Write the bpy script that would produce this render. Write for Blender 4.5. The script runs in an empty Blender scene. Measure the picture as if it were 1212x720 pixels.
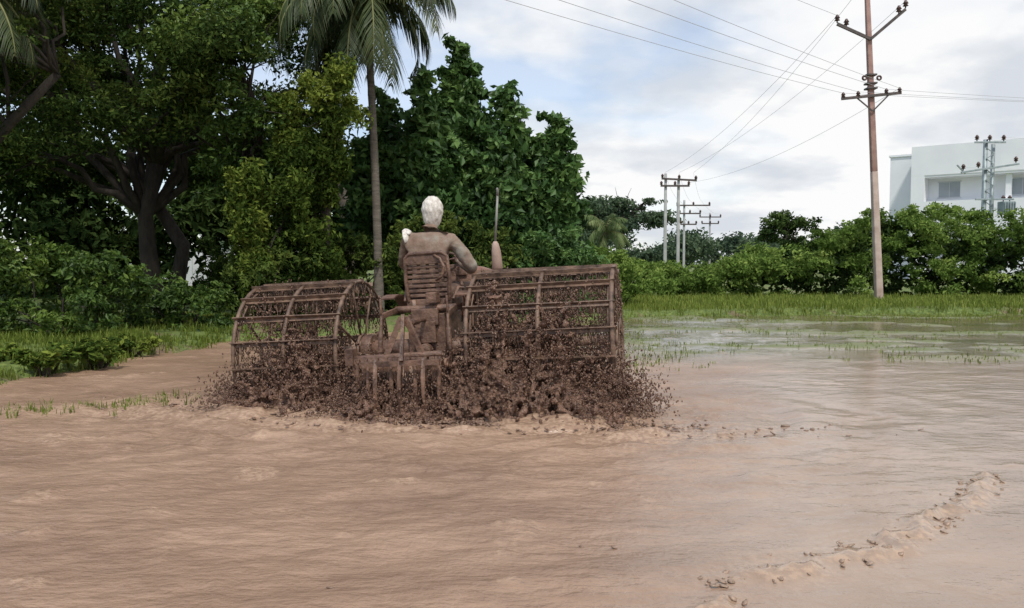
import bpy, math, random, bmesh
import numpy as np
from mathutils import Vector, Matrix, Euler
rng=np.random.default_rng(7); random.seed(7)
S=bpy.context.scene
COL=S.collection
# ---------------------------------------------------------------- helpers
def link(o,parent=None):
    COL.objects.link(o)
    if parent: o.parent=parent
    return o
def empty(name,loc=(0,0,0)):
    e=bpy.data.objects.new(name,None); e.location=loc; e.empty_display_size=.2
    return link(e)
def np_obj(name,V,F,mat,parent=None,smooth=False,fattr=None,vattr=None):
    V=np.asarray(V,dtype=np.float32); F=np.asarray(F,dtype=np.int32)
    me=bpy.data.meshes.new(name); k=F.shape[1]; n=len(F)
    me.vertices.add(len(V)); me.vertices.foreach_set('co',V.ravel())
    me.loops.add(n*k); me.loops.foreach_set('vertex_index',F.ravel())
    me.polygons.add(n); me.polygons.foreach_set('loop_start',np.arange(n,dtype=np.int32)*k)
    me.polygons.foreach_set('use_smooth',np.full(n,smooth,dtype=bool))
    if fattr is not None:
        a=me.attributes.new('v','FLOAT','FACE'); a.data.foreach_set('value',np.asarray(fattr,dtype=np.float32))
    if vattr:
        for kx,arr in vattr.items():
            a=me.attributes.new(kx,'FLOAT','POINT'); a.data.foreach_set('value',np.asarray(arr,dtype=np.float32))
    me.update(calc_edges=True); me.materials.append(mat)
    return link(bpy.data.objects.new(name,me),parent)
def _h(ix,iy,s):
    v=np.sin(ix*127.1+iy*311.7+s*74.7)*43758.5453
    return v-np.floor(v)
def vn(x,y,s=0):
    ix=np.floor(x); iy=np.floor(y); fx=x-ix; fy=y-iy
    fx=fx*fx*(3-2*fx); fy=fy*fy*(3-2*fy)
    a=_h(ix,iy,s);b=_h(ix+1,iy,s);c=_h(ix,iy+1,s);d=_h(ix+1,iy+1,s)
    return a+(b-a)*fx+(c-a)*fy+(a-b-c+d)*fx*fy
def fbm(x,y,s=0,o=4):
    r=0;a=.5;t=0
    for i in range(o):
        r=r+a*vn(x,y,s+i*3.1); t+=a; x=x*2.03+11.3; y=y*2.03+4.7; a*=.5
    return r/t
def ss(a,b,x):
    t=np.clip((x-a)/(b-a),0,1); return t*t*(3-2*t)
class MB:
    def __init__(s): s.v=[]; s.f=[]; s.sm=[]
    def add(s,vs,fs,sm=False):
        o=len(s.v); s.v+= [tuple(q) for q in vs]; s.f+=[tuple(i+o for i in f) for f in fs]; s.sm+=[sm]*len(fs)
    def box(s,c,size,rot=(0,0,0),taper=1.0):
        M=Euler(rot).to_matrix(); c=Vector(c); vs=[]
        for z in(-.5,.5):
            t=taper if z>0 else 1
            for x,y in((-.5,-.5),(.5,-.5),(.5,.5),(-.5,.5)):
                vs.append(c+M@Vector((x*size[0]*t,y*size[1]*t,z*size[2])))
        s.add(vs,[(3,2,1,0),(4,5,6,7),(0,1,5,4),(1,2,6,5),(2,3,7,6),(3,0,4,7)])
    def beam(s,a,b,w,h,up=(0,0,1)):
        a=Vector(a);b=Vector(b);d=(b-a).normalized();u=Vector(up)
        if abs(d.dot(u))>.98:u=Vector((1,0,0))
        x=d.cross(u).normalized();u=x.cross(d).normalized();vs=[]
        for p in(a,b):
            for i,j in((-1,-1),(1,-1),(1,1),(-1,1)): vs.append(p+x*i*w/2+u*j*h/2)
        s.add(vs,[(3,2,1,0),(4,5,6,7),(0,1,5,4),(1,2,6,5),(2,3,7,6),(3,0,4,7)])
    def tube(s,path,rad,n=8,sq=1.0,caps=True,jit=0):
        P=[Vector(p) for p in path]; m=len(P)
        if not hasattr(rad,'__len__'): rad=[rad]*m
        d=(P[1]-P[0]).normalized(); x=d.orthogonal().normalized(); vs=[]
        for i in range(m):
            if i==0:d=P[1]-P[0]
            elif i==m-1:d=P[-1]-P[-2]
            else:d=P[i+1]-P[i-1]
            d.normalize(); x=(x-d*x.dot(d)).normalized(); y=d.cross(x)
            for k in range(n):
                a=2*math.pi*k/n; r=rad[i]*(1+jit*(random.random()-.5))
                vs.append(P[i]+x*math.cos(a)*r+y*math.sin(a)*r*sq)
        fs=[]
        for i in range(m-1):
            for k in range(n):
                k2=(k+1)%n; fs.append((i*n+k,i*n+k2,(i+1)*n+k2,(i+1)*n+k))
        if caps: fs.append(tuple(range(n-1,-1,-1))); fs.append(tuple((m-1)*n+k for k in range(n)))
        s.add(vs,fs,True)
    def cyl(s,a,b,r,n=16,r2=None): s.tube([a,b],[r,r if r2 is None else r2],n)
    def ring(s,c,R,r,axis='x',n=40,k=6,sq=1):
        c=Vector(c); vs=[];fs=[]
        for i in range(n):
            t=2*math.pi*i/n
            for j in range(k):
                p=2*math.pi*j/k+.4; rr=R+r*math.cos(p); h=r*sq*math.sin(p)
                if axis=='x': q=(h,rr*math.cos(t),rr*math.sin(t))
                elif axis=='y': q=(rr*math.cos(t),h,rr*math.sin(t))
                else: q=(rr*math.cos(t),rr*math.sin(t),h)
                vs.append(c+Vector(q))
        for i in range(n):
            for j in range(k): fs.append((i*k+j,((i+1)%n)*k+j,((i+1)%n)*k+(j+1)%k,i*k+(j+1)%k))
        s.add(vs,fs,True)
    def obj(s,name,mat,parent=None,bevel=0):
        me=bpy.data.meshes.new(name); me.from_pydata([tuple(v) for v in s.v],[],s.f)
        me.polygons.foreach_set('use_smooth',s.sm); me.update(); me.materials.append(mat)
        o=link(bpy.data.objects.new(name,me),parent)
        if bevel:
            m=o.modifiers.new('b','BEVEL'); m.width=bevel; m.segments=2; m.limit_method='ANGLE'
        return o
# ---------------------------------------------------------------- materials
def mat(name):
    m=bpy.data.materials.new(name); m.use_nodes=True; nt=m.node_tree; nt.nodes.clear()
    out=nt.nodes.new('ShaderNodeOutputMaterial'); b=nt.nodes.new('ShaderNodeBsdfPrincipled')
    nt.links.new(b.outputs[0],out.inputs[0]); return m,nt,b,out
def noise(nt,scale,detail=4,vec=None,rough=.55):
    n=nt.nodes.new('ShaderNodeTexNoise'); n.inputs['Scale'].default_value=scale
    n.inputs['Detail'].default_value=detail; n.inputs['Roughness'].default_value=rough
    if vec: nt.links.new(vec,n.inputs['Vector'])
    return n.outputs['Fac']
def coord(nt,scale=(1,1,1),rot=0):
    t=nt.nodes.new('ShaderNodeTexCoord'); m=nt.nodes.new('ShaderNodeMapping'); m.inputs['Rotation'].default_value=(0,0,rot)
    m.inputs['Scale'].default_value=scale; nt.links.new(t.outputs['Object'],m.inputs[0]); return m.outputs[0]
def ramp(nt,fac,stops):
    r=nt.nodes.new('ShaderNodeValToRGB'); e=r.color_ramp.elements
    while len(e)<len(stops): e.new(.5)
    for i,(p,c) in enumerate(stops):
        e[i].position=p; e[i].color=(c if len(c)==4 else (*c,1)) if hasattr(c,'__len__') else (c,c,c,1)
    nt.links.new(fac,r.inputs[0]); return r.outputs[0]
def mix(nt,fac,a,b,mode='MIX'):
    m=nt.nodes.new('ShaderNodeMix'); m.data_type='RGBA'; m.blend_type=mode
    for s,v in((m.inputs[0],fac),(m.inputs[6],a),(m.inputs[7],b)):
        if hasattr(v,'links'): nt.links.new(v,s)
        elif hasattr(v,'__len__'): s.default_value=(*v,1) if len(v)==3 else v
        else: s.default_value=v
    return m.outputs[2]
def math_(nt,op,a,b=0):
    m=nt.nodes.new('ShaderNodeMath'); m.operation=op
    for s,v in((m.inputs[0],a),(m.inputs[1],b)):
        if hasattr(v,'links'): nt.links.new(v,s)
        else: s.default_value=v
    return m.outputs[0]
def attr(nt,name):
    a=nt.nodes.new('ShaderNodeAttribute'); a.attribute_name=name; return a.outputs['Fac']
def bump(nt,b,h,strength,dist=.02):
    n=nt.nodes.new('ShaderNodeBump'); n.inputs['Strength'].default_value=strength; n.inputs['Distance'].default_value=dist
    nt.links.new(h,n.inputs['Height']); nt.links.new(n.outputs[0],b.inputs['Normal'])
def noisy(name,c1,c2,scale=6,rough=.6,bs=.4,bd=.01,detail=5,metal=0,vs=(1,1,1)):
    m,nt,b,o=mat(name); v=coord(nt,vs); f=noise(nt,scale,detail,v)
    nt.links.new(ramp(nt,f,[(.32,c1),(.68,c2)]),b.inputs['Base Color'])
    b.inputs['Roughness'].default_value=rough; b.inputs['Metallic'].default_value=metal
    if bs: bump(nt,b,noise(nt,scale*4,3,v),bs,bd)
    return m
def leafmat(name,dark,mid,light,tr=.25,simple=False):
    m,nt,b,o=mat(name); f=attr(nt,'v')
    c=ramp(nt,f,[(0,dark),(.5,mid),(1,light)])
    if simple:
        nt.nodes.remove(b); b=nt.nodes.new('ShaderNodeBsdfDiffuse'); nt.links.new(c,b.inputs[0])
    else:
        nt.links.new(c,b.inputs['Base Color']); b.inputs['Roughness'].default_value=.5; b.inputs['Specular IOR Level'].default_value=.3
    t=nt.nodes.new('ShaderNodeBsdfTranslucent'); nt.links.new(c,t.inputs[0])
    s=nt.nodes.new('ShaderNodeMixShader'); s.inputs[0].default_value=tr
    nt.links.new(b.outputs[0],s.inputs[1]); nt.links.new(t.outputs[0],s.inputs[2]); nt.links.new(s.outputs[0],o.inputs[0]); return m
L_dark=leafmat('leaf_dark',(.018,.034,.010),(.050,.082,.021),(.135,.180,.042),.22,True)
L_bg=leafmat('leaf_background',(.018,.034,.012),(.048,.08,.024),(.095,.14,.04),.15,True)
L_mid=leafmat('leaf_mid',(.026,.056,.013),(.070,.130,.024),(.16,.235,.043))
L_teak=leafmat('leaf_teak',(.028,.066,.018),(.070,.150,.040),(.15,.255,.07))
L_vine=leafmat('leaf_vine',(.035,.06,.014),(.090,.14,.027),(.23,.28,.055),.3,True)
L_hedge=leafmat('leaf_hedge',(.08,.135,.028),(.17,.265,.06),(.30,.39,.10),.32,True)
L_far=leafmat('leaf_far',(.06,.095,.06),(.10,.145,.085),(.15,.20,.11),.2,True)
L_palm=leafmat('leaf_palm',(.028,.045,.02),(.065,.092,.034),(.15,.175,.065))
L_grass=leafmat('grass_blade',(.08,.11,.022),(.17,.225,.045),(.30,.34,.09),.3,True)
M_bark=noisy('bark',(.014,.011,.009),(.05,.039,.03),9,.9,.8,.03,vs=(1,1,.3))
M_palmbark=noisy('palm_bark',(.08,.07,.055),(.17,.145,.12),8,.9,.8,.02,vs=(.5,.5,3))
M_mudcoat=noisy('mud_coated_steel',(.055,.028,.019),(.235,.135,.092),8,.5,.9,.012,6)
M_cage=noisy('cage_steel_mud',(.055,.032,.022),(.24,.150,.102),12,.55,.7,.008,5)
M_hood=noisy('hood_red_mud',(.20,.075,.05),(.33,.20,.145),5,.5,.6,.008,5)
M_pipe=noisy('exhaust_muddy',(.28,.185,.145),(.44,.32,.26),7,.6,.5,.006,5)
M_pipe2=noisy('exhaust_stack_grey',(.18,.17,.155),(.30,.285,.265),8,.6,.3,.003,5)
M_splash=noisy('wet_mud',(.085,.044,.029),(.280,.165,.113),16,.20,1.0,.025,6)
M_tyre=noisy('tyre_mud',(.03,.022,.018),(.14,.085,.06),8,.8,.6,.01)
M_conc=noisy('pole_concrete',(.38,.28,.23),(.56,.45,.39),3,.85,.3,.01)
M_rust=noisy('pole_paint_rust',(.27,.145,.12),(.42,.27,.23),4,.75,.3,.005)
M_greypole=noisy('pole_grey',(.32,.33,.33),(.48,.48,.47),3,.7,0)
M_iron=noisy('iron',(.05,.045,.045),(.12,.09,.08),8,.6,0)
M_galv=noisy('galvanised',(.22,.27,.28),(.38,.44,.45),6,.5,0,metal=.3)
M_ins=noisy('insulator_glaze',(.06,.03,.025),(.10,.05,.04),5,.25,0)
M_wire=noisy('aluminium_wire',(.38,.39,.41),(.48,.49,.51),5,.5,0)
M_wall=noisy('white_plaster',(.76,.77,.80),(.86,.87,.88),.35,.85,0,detail=6)
M_glass=noisy('window_glass',(.28,.31,.34),(.36,.39,.42),1,.15,0)
M_greywall=noisy('grey_plaster',(.50,.52,.55),(.62,.63,.65),.6,.85,0)
M_skin=noisy('skin_mud',(.10,.05,.035),(.20,.12,.085),12,.6,.4,.003)
M_cloth=noisy('white_cloth',(.50,.44,.38),(.80,.77,.72),34,.9,.7,.006,4)
M_trouser=noisy('trouser_mud',(.07,.045,.035),(.20,.125,.09),8,.85,.6,.008)
M_clod=noisy('mud_clod',(.15,.09,.062),(.30,.20,.145),10,.35,.6,.01)
M_foam=noisy('mud_scum',(.24,.16,.11),(.42,.30,.215),16,.35,.6,.01)
M_shirt,nt,b,o=mat('shirt_mud'); v=coord(nt)
f=noise(nt,5,6,v,.65); base=ramp(nt,f,[(.34,(.14,.083,.056)),(.52,(.235,.165,.123)),(.68,(.29,.26,.215))])
nt.links.new(base,b.inputs['Base Color']); b.inputs['Roughness'].default_value=.85
bump(nt,b,noise(nt,14,4,v),.8,.015)
# ---------------------------------------------------------------- terrain
def xL(y): return -5.55+np.clip(y-8.6,0,5)*.17+.12*(fbm(y*1.3,y*0,5)-.5)*4
def yF(x): return np.interp(x,[-30,-4.7,1,4,20,80],[13,13.3,17.5,19.6,21,22])
def field_f(x,y): return np.minimum(x-xL(y),yF(x)-y)+(fbm(x*1.1,y*1.1,3)-.5)*1.0
def axis(parts):
    a=[np.arange(s,e,d) for s,e,d in parts]; return np.concatenate(a+[[parts[-1][1]]])
def grid(xs,ys):
    X,Y=np.meshgrid(xs,ys); nx,ny=len(xs),len(ys)
    i=np.arange(nx-1)[None,:]+nx*np.arange(ny-1)[:,None]
    F=np.stack([i,i+1,i+1+nx,i+nx],-1).reshape(-1,4); return X,Y,F
def ground_h(x,y):
    f=field_f(x,y); h=-.10+.24*(1-ss(-.55,.35,f))
    out=1-ss(-1.5,.2,f)
    h=h+out*(fbm(x*.9,y*.9,9)-.4)*.16*np.clip(1-np.hypot(x,y-10)/120,0,1)
    return h
xs=axis([(-600,-60,60),(-60,-16,2),(-16,24,.16),(24,60,2),(60,600,60)])
ys=axis([(-200,-20,30),(-20,2,2),(2,28,.16),(28,60,2),(60,1200,60)])
X,Y,F=grid(xs,ys); Z=ground_h(X,Y)
M_ground,nt,b,o=mat('ground_grass_soil'); v=coord(nt)
f1=noise(nt,1.1,5,v); f2=noise(nt,14,4,v)
g=ramp(nt,f2,[(.3,(.06,.09,.02)),(.55,(.13,.18,.04)),(.75,(.21,.25,.07))])
s=ramp(nt,f2,[(.3,(.12,.075,.05)),(.7,(.24,.16,.11))])
nt.links.new(mix(nt,ramp(nt,f1,[(.55,0.),(.68,1.)]),g,s),b.inputs['Base Color'])
b.inputs['Roughness'].default_value=.9; bump(nt,b,f2,.8,.06)
np_obj('ground',np.stack([X,Y,Z],-1).reshape(-1,3),F,M_ground,smooth=True)
# mud field (flooded paddy)
A=math.radians(11); CA,SA=math.cos(A),math.sin(A); TO=(-.73,7.65)
def loc2w(x,y): return TO[0]+x*CA+y*SA, TO[1]-x*SA+y*CA
def w2loc(x,y):
    dx=x-TO[0];dy=y-TO[1]; return dx*CA-dy*SA, dx*SA+dy*CA
xs=axis([(-40,-8,4),(-8,-5.5,.12),(-5.5,5.5,.032),(5.5,12,.09),(12,24,.3),(24,60,4)])
ys=axis([(-20,2,2),(2,9.6,.032),(9.6,14,.07),(14,23,.15)])
X,Y,F=grid(xs,ys)
LX,LY=w2loc(X,Y)
Wx=X*.96+Y*.28+.7*(fbm(X*.5,Y*.5,13)-.5); Wy=Y*.96-.28*X+1.0*(fbm(X*.4,Y*.4,14)-.5)
near=np.exp(-((LY+1.6)/1.7)**2)*(1-ss(2.4,4.5,np.abs(LX)))
rip=(fbm(Wx*1.1,Wy*2.4,11,4)-.5)*.055+(fbm(Wx*4.5,Wy*8,12,3)-.5)*(.019+.030*near)
wetl=.9+(Y-3.2)*.34
wet=ss(-.9,.6,X-wetl+(fbm(X*.8,Y*.8,21)-.5)*1.4)
Z=rip*(1-.72*wet*(1-.6*near))
rad=np.hypot(LX*.55,LY+.2)
Z+=np.sin(rad*16+5*fbm(X*1.3,Y*1.3,37))*.018*np.exp(-((rad-1.4)/1.0)**2)*ss(.35,.6,fbm(X*1.2,Y*1.6,38))
ch=np.exp(-((np.abs(LX)-1.1)/1.1)**2)*np.exp(-((LY+.4)/.6)**2)
ch=np.maximum(ch,.8*np.exp(-((LX-1.6)/.9)**2)*np.exp(-((LY+.35)/.6)**2))
Z+=ch*((fbm(X*4,Y*4,31,4)-.33)*.22)+ch*(fbm(X*13,Y*13,33,3)-.5)*.07
wk=np.exp(-((LY+1.15)/.35)**2)*(1-ss(1.9,3.3,np.abs(LX)))
Z+=wk*(fbm(X*3,Y*7,35,4)-.45)*.13
RP=np.array([(.3,2.2),(.80,3.07),(.95,3.22),(1.25,3.42),(1.68,3.6),(2.1,3.95),(2.6,4.5),(3.06,4.98),(3.9,5.6),(4.6,6.1)])
def pdist(x,y,P):
    d=np.full(np.shape(x),1e9)
    for a,c in zip(P[:-1],P[1:]):
        ab=c-a; t=np.clip(((x-a[0])*ab[0]+(y-a[1])*ab[1])/(ab@ab),0,1)
        d=np.minimum(d,np.hypot(x-a[0]-t*ab[0],y-a[1]-t*ab[1]))
    return d
rd=pdist(X+(fbm(X*4,Y*4,43)-.5)*.3,Y+(fbm(X*4,Y*4,44)-.5)*.3,RP)
def brkf(x,y): return ss(.34,.58,fbm(x*3.2,y*3.2,41,3)+.03)
brk=brkf(X,Y)
ridge=np.exp(-(rd/.045)**2)*brk
Z+=ridge*(.002+.055*fbm(X*22,Y*22,42,3))
ring2=np.exp(-(rd/.16)**2)
BP=np.array([(-6,6.5),(-4.4,6.95),(-3.4,7.3),(-2.7,7.9)])
bd=pdist(X,Y,BP); bund=np.exp(-(bd/.3)**2); Z+=bund*(.02+.05*(fbm(X*5,Y*5,47,4)-.3))
lump=ss(.70,.80,fbm(X*2.6,Y*3.4,51,3))*(1-wet*.6); Z+=lump*.022*fbm(X*20,Y*20,52,2)
far=ss(9.5,12.5,Y)*ss(.5,2.5,X)
isl=far*ss(.56,.68,fbm(X*.55,Y*1.2,61,4)); Z+=isl*.035*fbm(X*6,Y*6,62,3)
foam=np.clip(wk*1.0+ch*.4+ridge*1.0+ring2*.5*brk+lump*.7+bund*.25+near*.25,0,1)
vat=dict(wet=np.maximum(wet,far).ravel(),foam=foam.ravel(),green=isl.ravel(),churn=ch.ravel(),far=far.ravel())
M_mud,nt,b,o=mat('flooded_mud'); v=coord(nt); vst=coord(nt,(.8,1.9,1),-.25)
wetA,foamA,greenA,churnA,farA=[attr(nt,k) for k in('wet','foam','green','churn','far')]
n1=noise(nt,.8,6,vst,.62); n2=noise(nt,6,4,vst,.6); n3=noise(nt,26,3,v,.6)
c=ramp(nt,n1,[(.30,(.230,.143,.094)),(.5,(.325,.210,.142)),(.7,(.415,.278,.192))])
c=mix(nt,ramp(nt,n2,[(.4,0.),(.75,.5)]),c,(.195,.118,.077))
wc=ramp(nt,n1,[(.35,(.265,.185,.132)),(.65,(.36,.255,.187))])
c=mix(nt,wetA,c,wc)
c=mix(nt,farA,c,ramp(nt,n1,[(.35,(.12,.11,.055)),(.65,(.24,.19,.12))]))
c=mix(nt,math_(nt,'MULTIPLY',greenA,.8),c,(.14,.17,.05))
ff=math_(nt,'MULTIPLY',foamA,ramp(nt,n3,[(.42,0.),(.6,1.)]))
c=mix(nt,math_(nt,'MULTIPLY',ff,.75),c,(.48,.335,.23))
dk=math_(nt,'MULTIPLY',churnA,ramp(nt,n2,[(.4,.8),(.65,0.)]))
c=mix(nt,dk,c,(.13,.075,.05))
nt.links.new(c,b.inputs['Base Color'])
r=math_(nt,'ADD',math_(nt,'MULTIPLY',wetA,-.22),.34); r=math_(nt,'ADD',r,math_(nt,'MULTIPLY',farA,-.07))
r=math_(nt,'ADD',r,math_(nt,'MULTIPLY',greenA,.5)); r=math_(nt,'MAXIMUM',r,.04)
nt.links.new(r,b.inputs['Roughness']); b.inputs['Specular IOR Level'].default_value=.5
bh=math_(nt,'ADD',n2,math_(nt,'MULTIPLY',n3,.30)); bh=math_(nt,'MULTIPLY',bh,math_(nt,'SUBTRACT',1.05,math_(nt,'MULTIPLY',wetA,.80)))
bump(nt,b,bh,.7,.04)
np_obj('mud_field',np.stack([X,Y,Z],-1).reshape(-1,3),F,M_mud,smooth=True,vattr=vat)
# ---------------------------------------------------------------- foliage
def unit(n):
    d=rng.normal(size=(n,3)); return d/np.linalg.norm(d,axis=1)[:,None]
def leaf_geo(P,N,size,asp=.42):
    n=len(P); T=np.cross(N,unit(n)); T/=np.linalg.norm(T,axis=1)[:,None]+1e-9; B=np.cross(N,T)
    s=(size*rng.uniform(.6,1.35,n))[:,None]
    V=np.stack([P-T*s*.5,P+B*s*asp*.5+N*s*.05,P+T*s*.5-N*s*.12,P-B*s*asp*.5+N*s*.05],1).reshape(-1,3)
    return V,np.arange(4*n).reshape(-1,4)
def crown(name,clumps,leaf,dens,mtl,parent=None,asp=.45,tw=.30,up=.5,jitv=.22):
    """clumps: rows cx,cy,cz,rx,ry,rz,tone ; leaves on twigs spread over each clump's volume"""
    Ps=[];Ns=[];Vs=[]
    for cx,cy,cz,rx,ry,rz,tone in clumps:
        R=np.array([rx,ry,rz]); nt_=min(max(6,int(28*(rx*rz))),60)
        d=unit(nt_); tc=np.array([cx,cy,cz])+d*R*rng.uniform(.35,1,(nt_,1))
        nl=int(dens*rx*rz/nt_)+3
        for t,dd in zip(tc,d):
            k=int(nl*rng.uniform(.4,1.6))+1
            p=t+np.clip(rng.normal(size=(k,3)),-1.7,1.7)*R*tw*np.array([1,1,.75])*rng.uniform(.6,1.1)
            nn=unit(k)+dd*.5+np.array([0,0,up]); nn/=np.linalg.norm(nn,axis=1)[:,None]
            Ps.append(p);Ns.append(nn)
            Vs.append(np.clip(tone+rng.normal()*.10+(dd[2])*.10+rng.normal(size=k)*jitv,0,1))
    P=np.concatenate(Ps);N=np.concatenate(Ns);V=np.concatenate(Vs)
    k=P[:,2]>.03; P,N,V=P[k],N[k],V[k]
    v,f=leaf_geo(P,N,leaf,asp)
    return np_obj(name,v,f,mtl,parent,fattr=V),len(P)
def bez(a,b,sag=.0,n=6,j=.1):
    a=Vector(a);b=Vector(b);out=[]; L=(b-a).length
    for i in range(n+1):
        t=i/n; p=a.lerp(b,t); p.z+=sag*4*t*(1-t)
        if 0<i<n: p+=Vector([random.uniform(-j,j)*L for _ in range(3)])*.5
        out.append(p)
    return out
def tree(name,base,trunk,r0,clumps,leaf,dens,mtl,limbs=12,lr=.5,**kw):
    e=empty(name,base); inv=Vector(base)
    mb=MB(); T=[Vector(p)-inv for p in trunk]; m=len(T)
    rr=[r0*(1.25 if i==0 else 1)*(1-.45*i/(m-1)) for i in range(m)]
    mb.tube(T,rr,10,jit=.12)
    idx=rng.permutation(len(clumps))[:limbs]
    for i in idx:
        c=Vector(clumps[i][:3])-inv; st=T[-1] if random.random()<.6 else T[-2]
        pth=bez(st,c,sag=.12*(c-st).length,n=6,j=.12)
        rl=[r0*lr*(1-.82*t/6) for t in range(7)]; mb.tube(pth,rl,7)
        for q in range(3):
            e2=c+Vector([random.uniform(-1,1)*clumps[i][3]*1.1 for _ in range(3)])
            mb.tube(bez(pth[4],e2,n=4,j=.1),[r0*.16,r0*.12,r0*.09,r0*.06,r0*.03],5)
    mb.obj('trunk_and_limbs',M_bark,e)
    cl=[(c[0]-base[0],c[1]-base[1],c[2]-base[2],*c[3:]) for c in clumps]
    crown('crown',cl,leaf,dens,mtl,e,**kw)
    return e
def rand_clumps(n,c,R,r,tone=.45,tj=.15,shape=None,flat=.7):
    out=[]
    while len(out)<n:
        d=rng.uniform(-1,1,3)
        if d@d>1 or d@d<.12: continue
        p=np.array(c)+d*np.array(R)
        if shape and not shape(p): continue
        s=r*rng.uniform(.65,1.3)
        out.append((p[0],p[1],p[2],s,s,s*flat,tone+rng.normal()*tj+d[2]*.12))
    return out
cl=rand_clumps(56,(-9.2,18.6,6.0),(5.0,3.8,3.1),.92,.45,tj=.22,shape=lambda p:p[2]>2.9 and p[2]<8.6,flat=.6)
tree('rain_tree',(-8.3,18.7,0),[(-8.3,18.7,0),(-8.35,18.7,.8),(-8.45,18.7,1.5),(-8.5,18.7,2.4),(-8.2,18.7,3.6)],.26,cl,.13,2100,L_dark,limbs=24,lr=.4,tw=.28)
cl=rand_clumps(26,(-13.5,20,5.6),(4,3,3.2),1.0,.35,shape=lambda p:p[2]>2.9)
tree('rain_tree',(-9.3,19.2,0),[(-8.1,19.0,0),(-7.9,19,.9),(-7.75,19,1.7),(-8.8,19.3,3.2),(-10.5,19.5,4.4)],.20,cl,.15,1500,L_dark,limbs=14,lr=.4,tw=.28)
cl=rand_clumps(30,(-8.9,12.8,5.0),(2.4,1.8,1.7),.52,.40,shape=lambda p:(p[2]>3.6 and p[0]>-9.9) and p[0]<-6.3)
tree('tamarind_tree',(-9.6,12.9,0),[(-9.6,12.9,0),(-9.2,12.9,1.6),(-8.6,12.9,2.8),(-8.0,12.9,3.5),(-7.2,12.9,4.3)],.12,cl,.09,2400,L_dark,limbs=14,lr=.28,tw=.28)
cl=rand_clumps(26,(-5.9,17.2,4.9),(1.9,1.5,2.3),.68,.46,tj=.2,shape=lambda p:p[2]>2.6 and not(p[0]>-5.2 and p[2]>5.6))
tree('neem_tree',(-5.6,17.5,0),[(-5.6,17.5,0),(-5.65,17.4,1.2),(-5.5,17.4,2.4),(-5.4,17.3,3.6)],.14,cl,.13,2500,L_mid,limbs=12,lr=.35)
cl=[]
for i in range(52):
    z=rng.uniform(.5,4.9); w=.5+.22*math.sin(z*1.7)
    cx=-4.05+ (z-3)*.10+rng.uniform(-1,1)*w*1.25
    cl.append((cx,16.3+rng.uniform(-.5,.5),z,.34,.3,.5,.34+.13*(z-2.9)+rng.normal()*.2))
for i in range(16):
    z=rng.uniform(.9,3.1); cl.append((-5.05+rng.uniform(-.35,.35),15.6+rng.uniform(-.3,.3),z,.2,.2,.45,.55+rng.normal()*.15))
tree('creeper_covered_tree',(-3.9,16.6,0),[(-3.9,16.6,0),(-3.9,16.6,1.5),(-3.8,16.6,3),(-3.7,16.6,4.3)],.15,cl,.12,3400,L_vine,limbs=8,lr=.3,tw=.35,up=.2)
def teak(base,h,w,shoots):
    cls=[]
    for k in range(shoots):
        ang=rng.uniform(0,6.28); rr=w*math.sqrt(rng.uniform(0,1)); sx=base[0]+rr*math.cos(ang); sy=base[1]+rr*.7*math.sin(ang)
        top=h*(1-.30*(rr/w)**1.4)*rng.uniform(.85,1.0) if k else h; z=top; q=.17
        if k==0: sx,sy=base[0],base[1]
        while z>top*.42 and z>.8:
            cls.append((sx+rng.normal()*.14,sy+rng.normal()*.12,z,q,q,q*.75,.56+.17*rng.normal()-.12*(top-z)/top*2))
            z-=q*1.02; q=min(.5,q+.055)
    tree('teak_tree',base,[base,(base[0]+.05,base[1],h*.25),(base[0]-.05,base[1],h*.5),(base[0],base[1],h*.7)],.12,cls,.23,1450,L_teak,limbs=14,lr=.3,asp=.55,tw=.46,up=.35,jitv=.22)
teak((-2.1,20.0,0),6.0,.95,10)
teak((-1.35,20.6,0),6.9,.7,9)
teak((-.10,20.0,0),5.6,.45,8)
teak((1.05,20.4,0),5.0,.45,8)
teak((.5,20.9,0),4.4,.5,5)
teak((-3.2,20.6,0),5.6,.8,9)
def shrub(name,c,R,n,r,leaf,dens,mtl,tone,**kw):
    e=empty(name,(c[0],c[1],0)); cc=[]
    for k in range(n):
        d=rng.uniform(-1,1,3); d[2]=abs(d[2]); 
        if np.linalg.norm(d)>1.15: d/=np.linalg.norm(d)
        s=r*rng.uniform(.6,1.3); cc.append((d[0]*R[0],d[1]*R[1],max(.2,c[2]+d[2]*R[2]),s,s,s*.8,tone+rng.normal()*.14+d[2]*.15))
    mb=MB()
    for k in range(9):
        q=cc[rng.integers(len(cc))]; mb.tube(bez((rng.uniform(-.2,.2)*R[0],0,-.1),q[:3],n=5,j=.15),[.03,.026,.02,.016,.012,.008],5)
    mb.obj('stems',M_bark,e); crown('leaves',cc,leaf,dens,mtl,e,**kw)
shrub('shrub',(-6.9,12.9,.1),(1.1,.8,1.75),28,.32,.11,3400,L_mid,.52)
shrub('shrub',(-8.6,12.2,.1),(1.0,.8,1.9),24,.36,.11,3200,L_mid,.48)
shrub('shrub',(-6.0,14.6,.1),(.9,.8,.9),18,.3,.11,3400,L_mid,.35)
shrub('shrub',(-4.9,15.9,.1),(.8,.8,1.5),20,.34,.12,3000,L_dark,.4)
shrub('shrub',(-3.6,17.9,.1),(1.3,.8,2.0),32,.4,.13,2400,L_dark,.5)
shrub('shrub',(-1.3,18.4,.1),(1.6,.8,2.2),34,.42,.14,2200,L_dark,.6)
shrub('shrub',(.8,18.9,.1),(1.3,.8,1.9),32,.42,.15,2200,L_teak,.5)
shrub('shrub',(2.7,21.5,.1),(1.1,.8,1.2),24,.36,.12,2600,L_hedge,.45)
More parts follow.
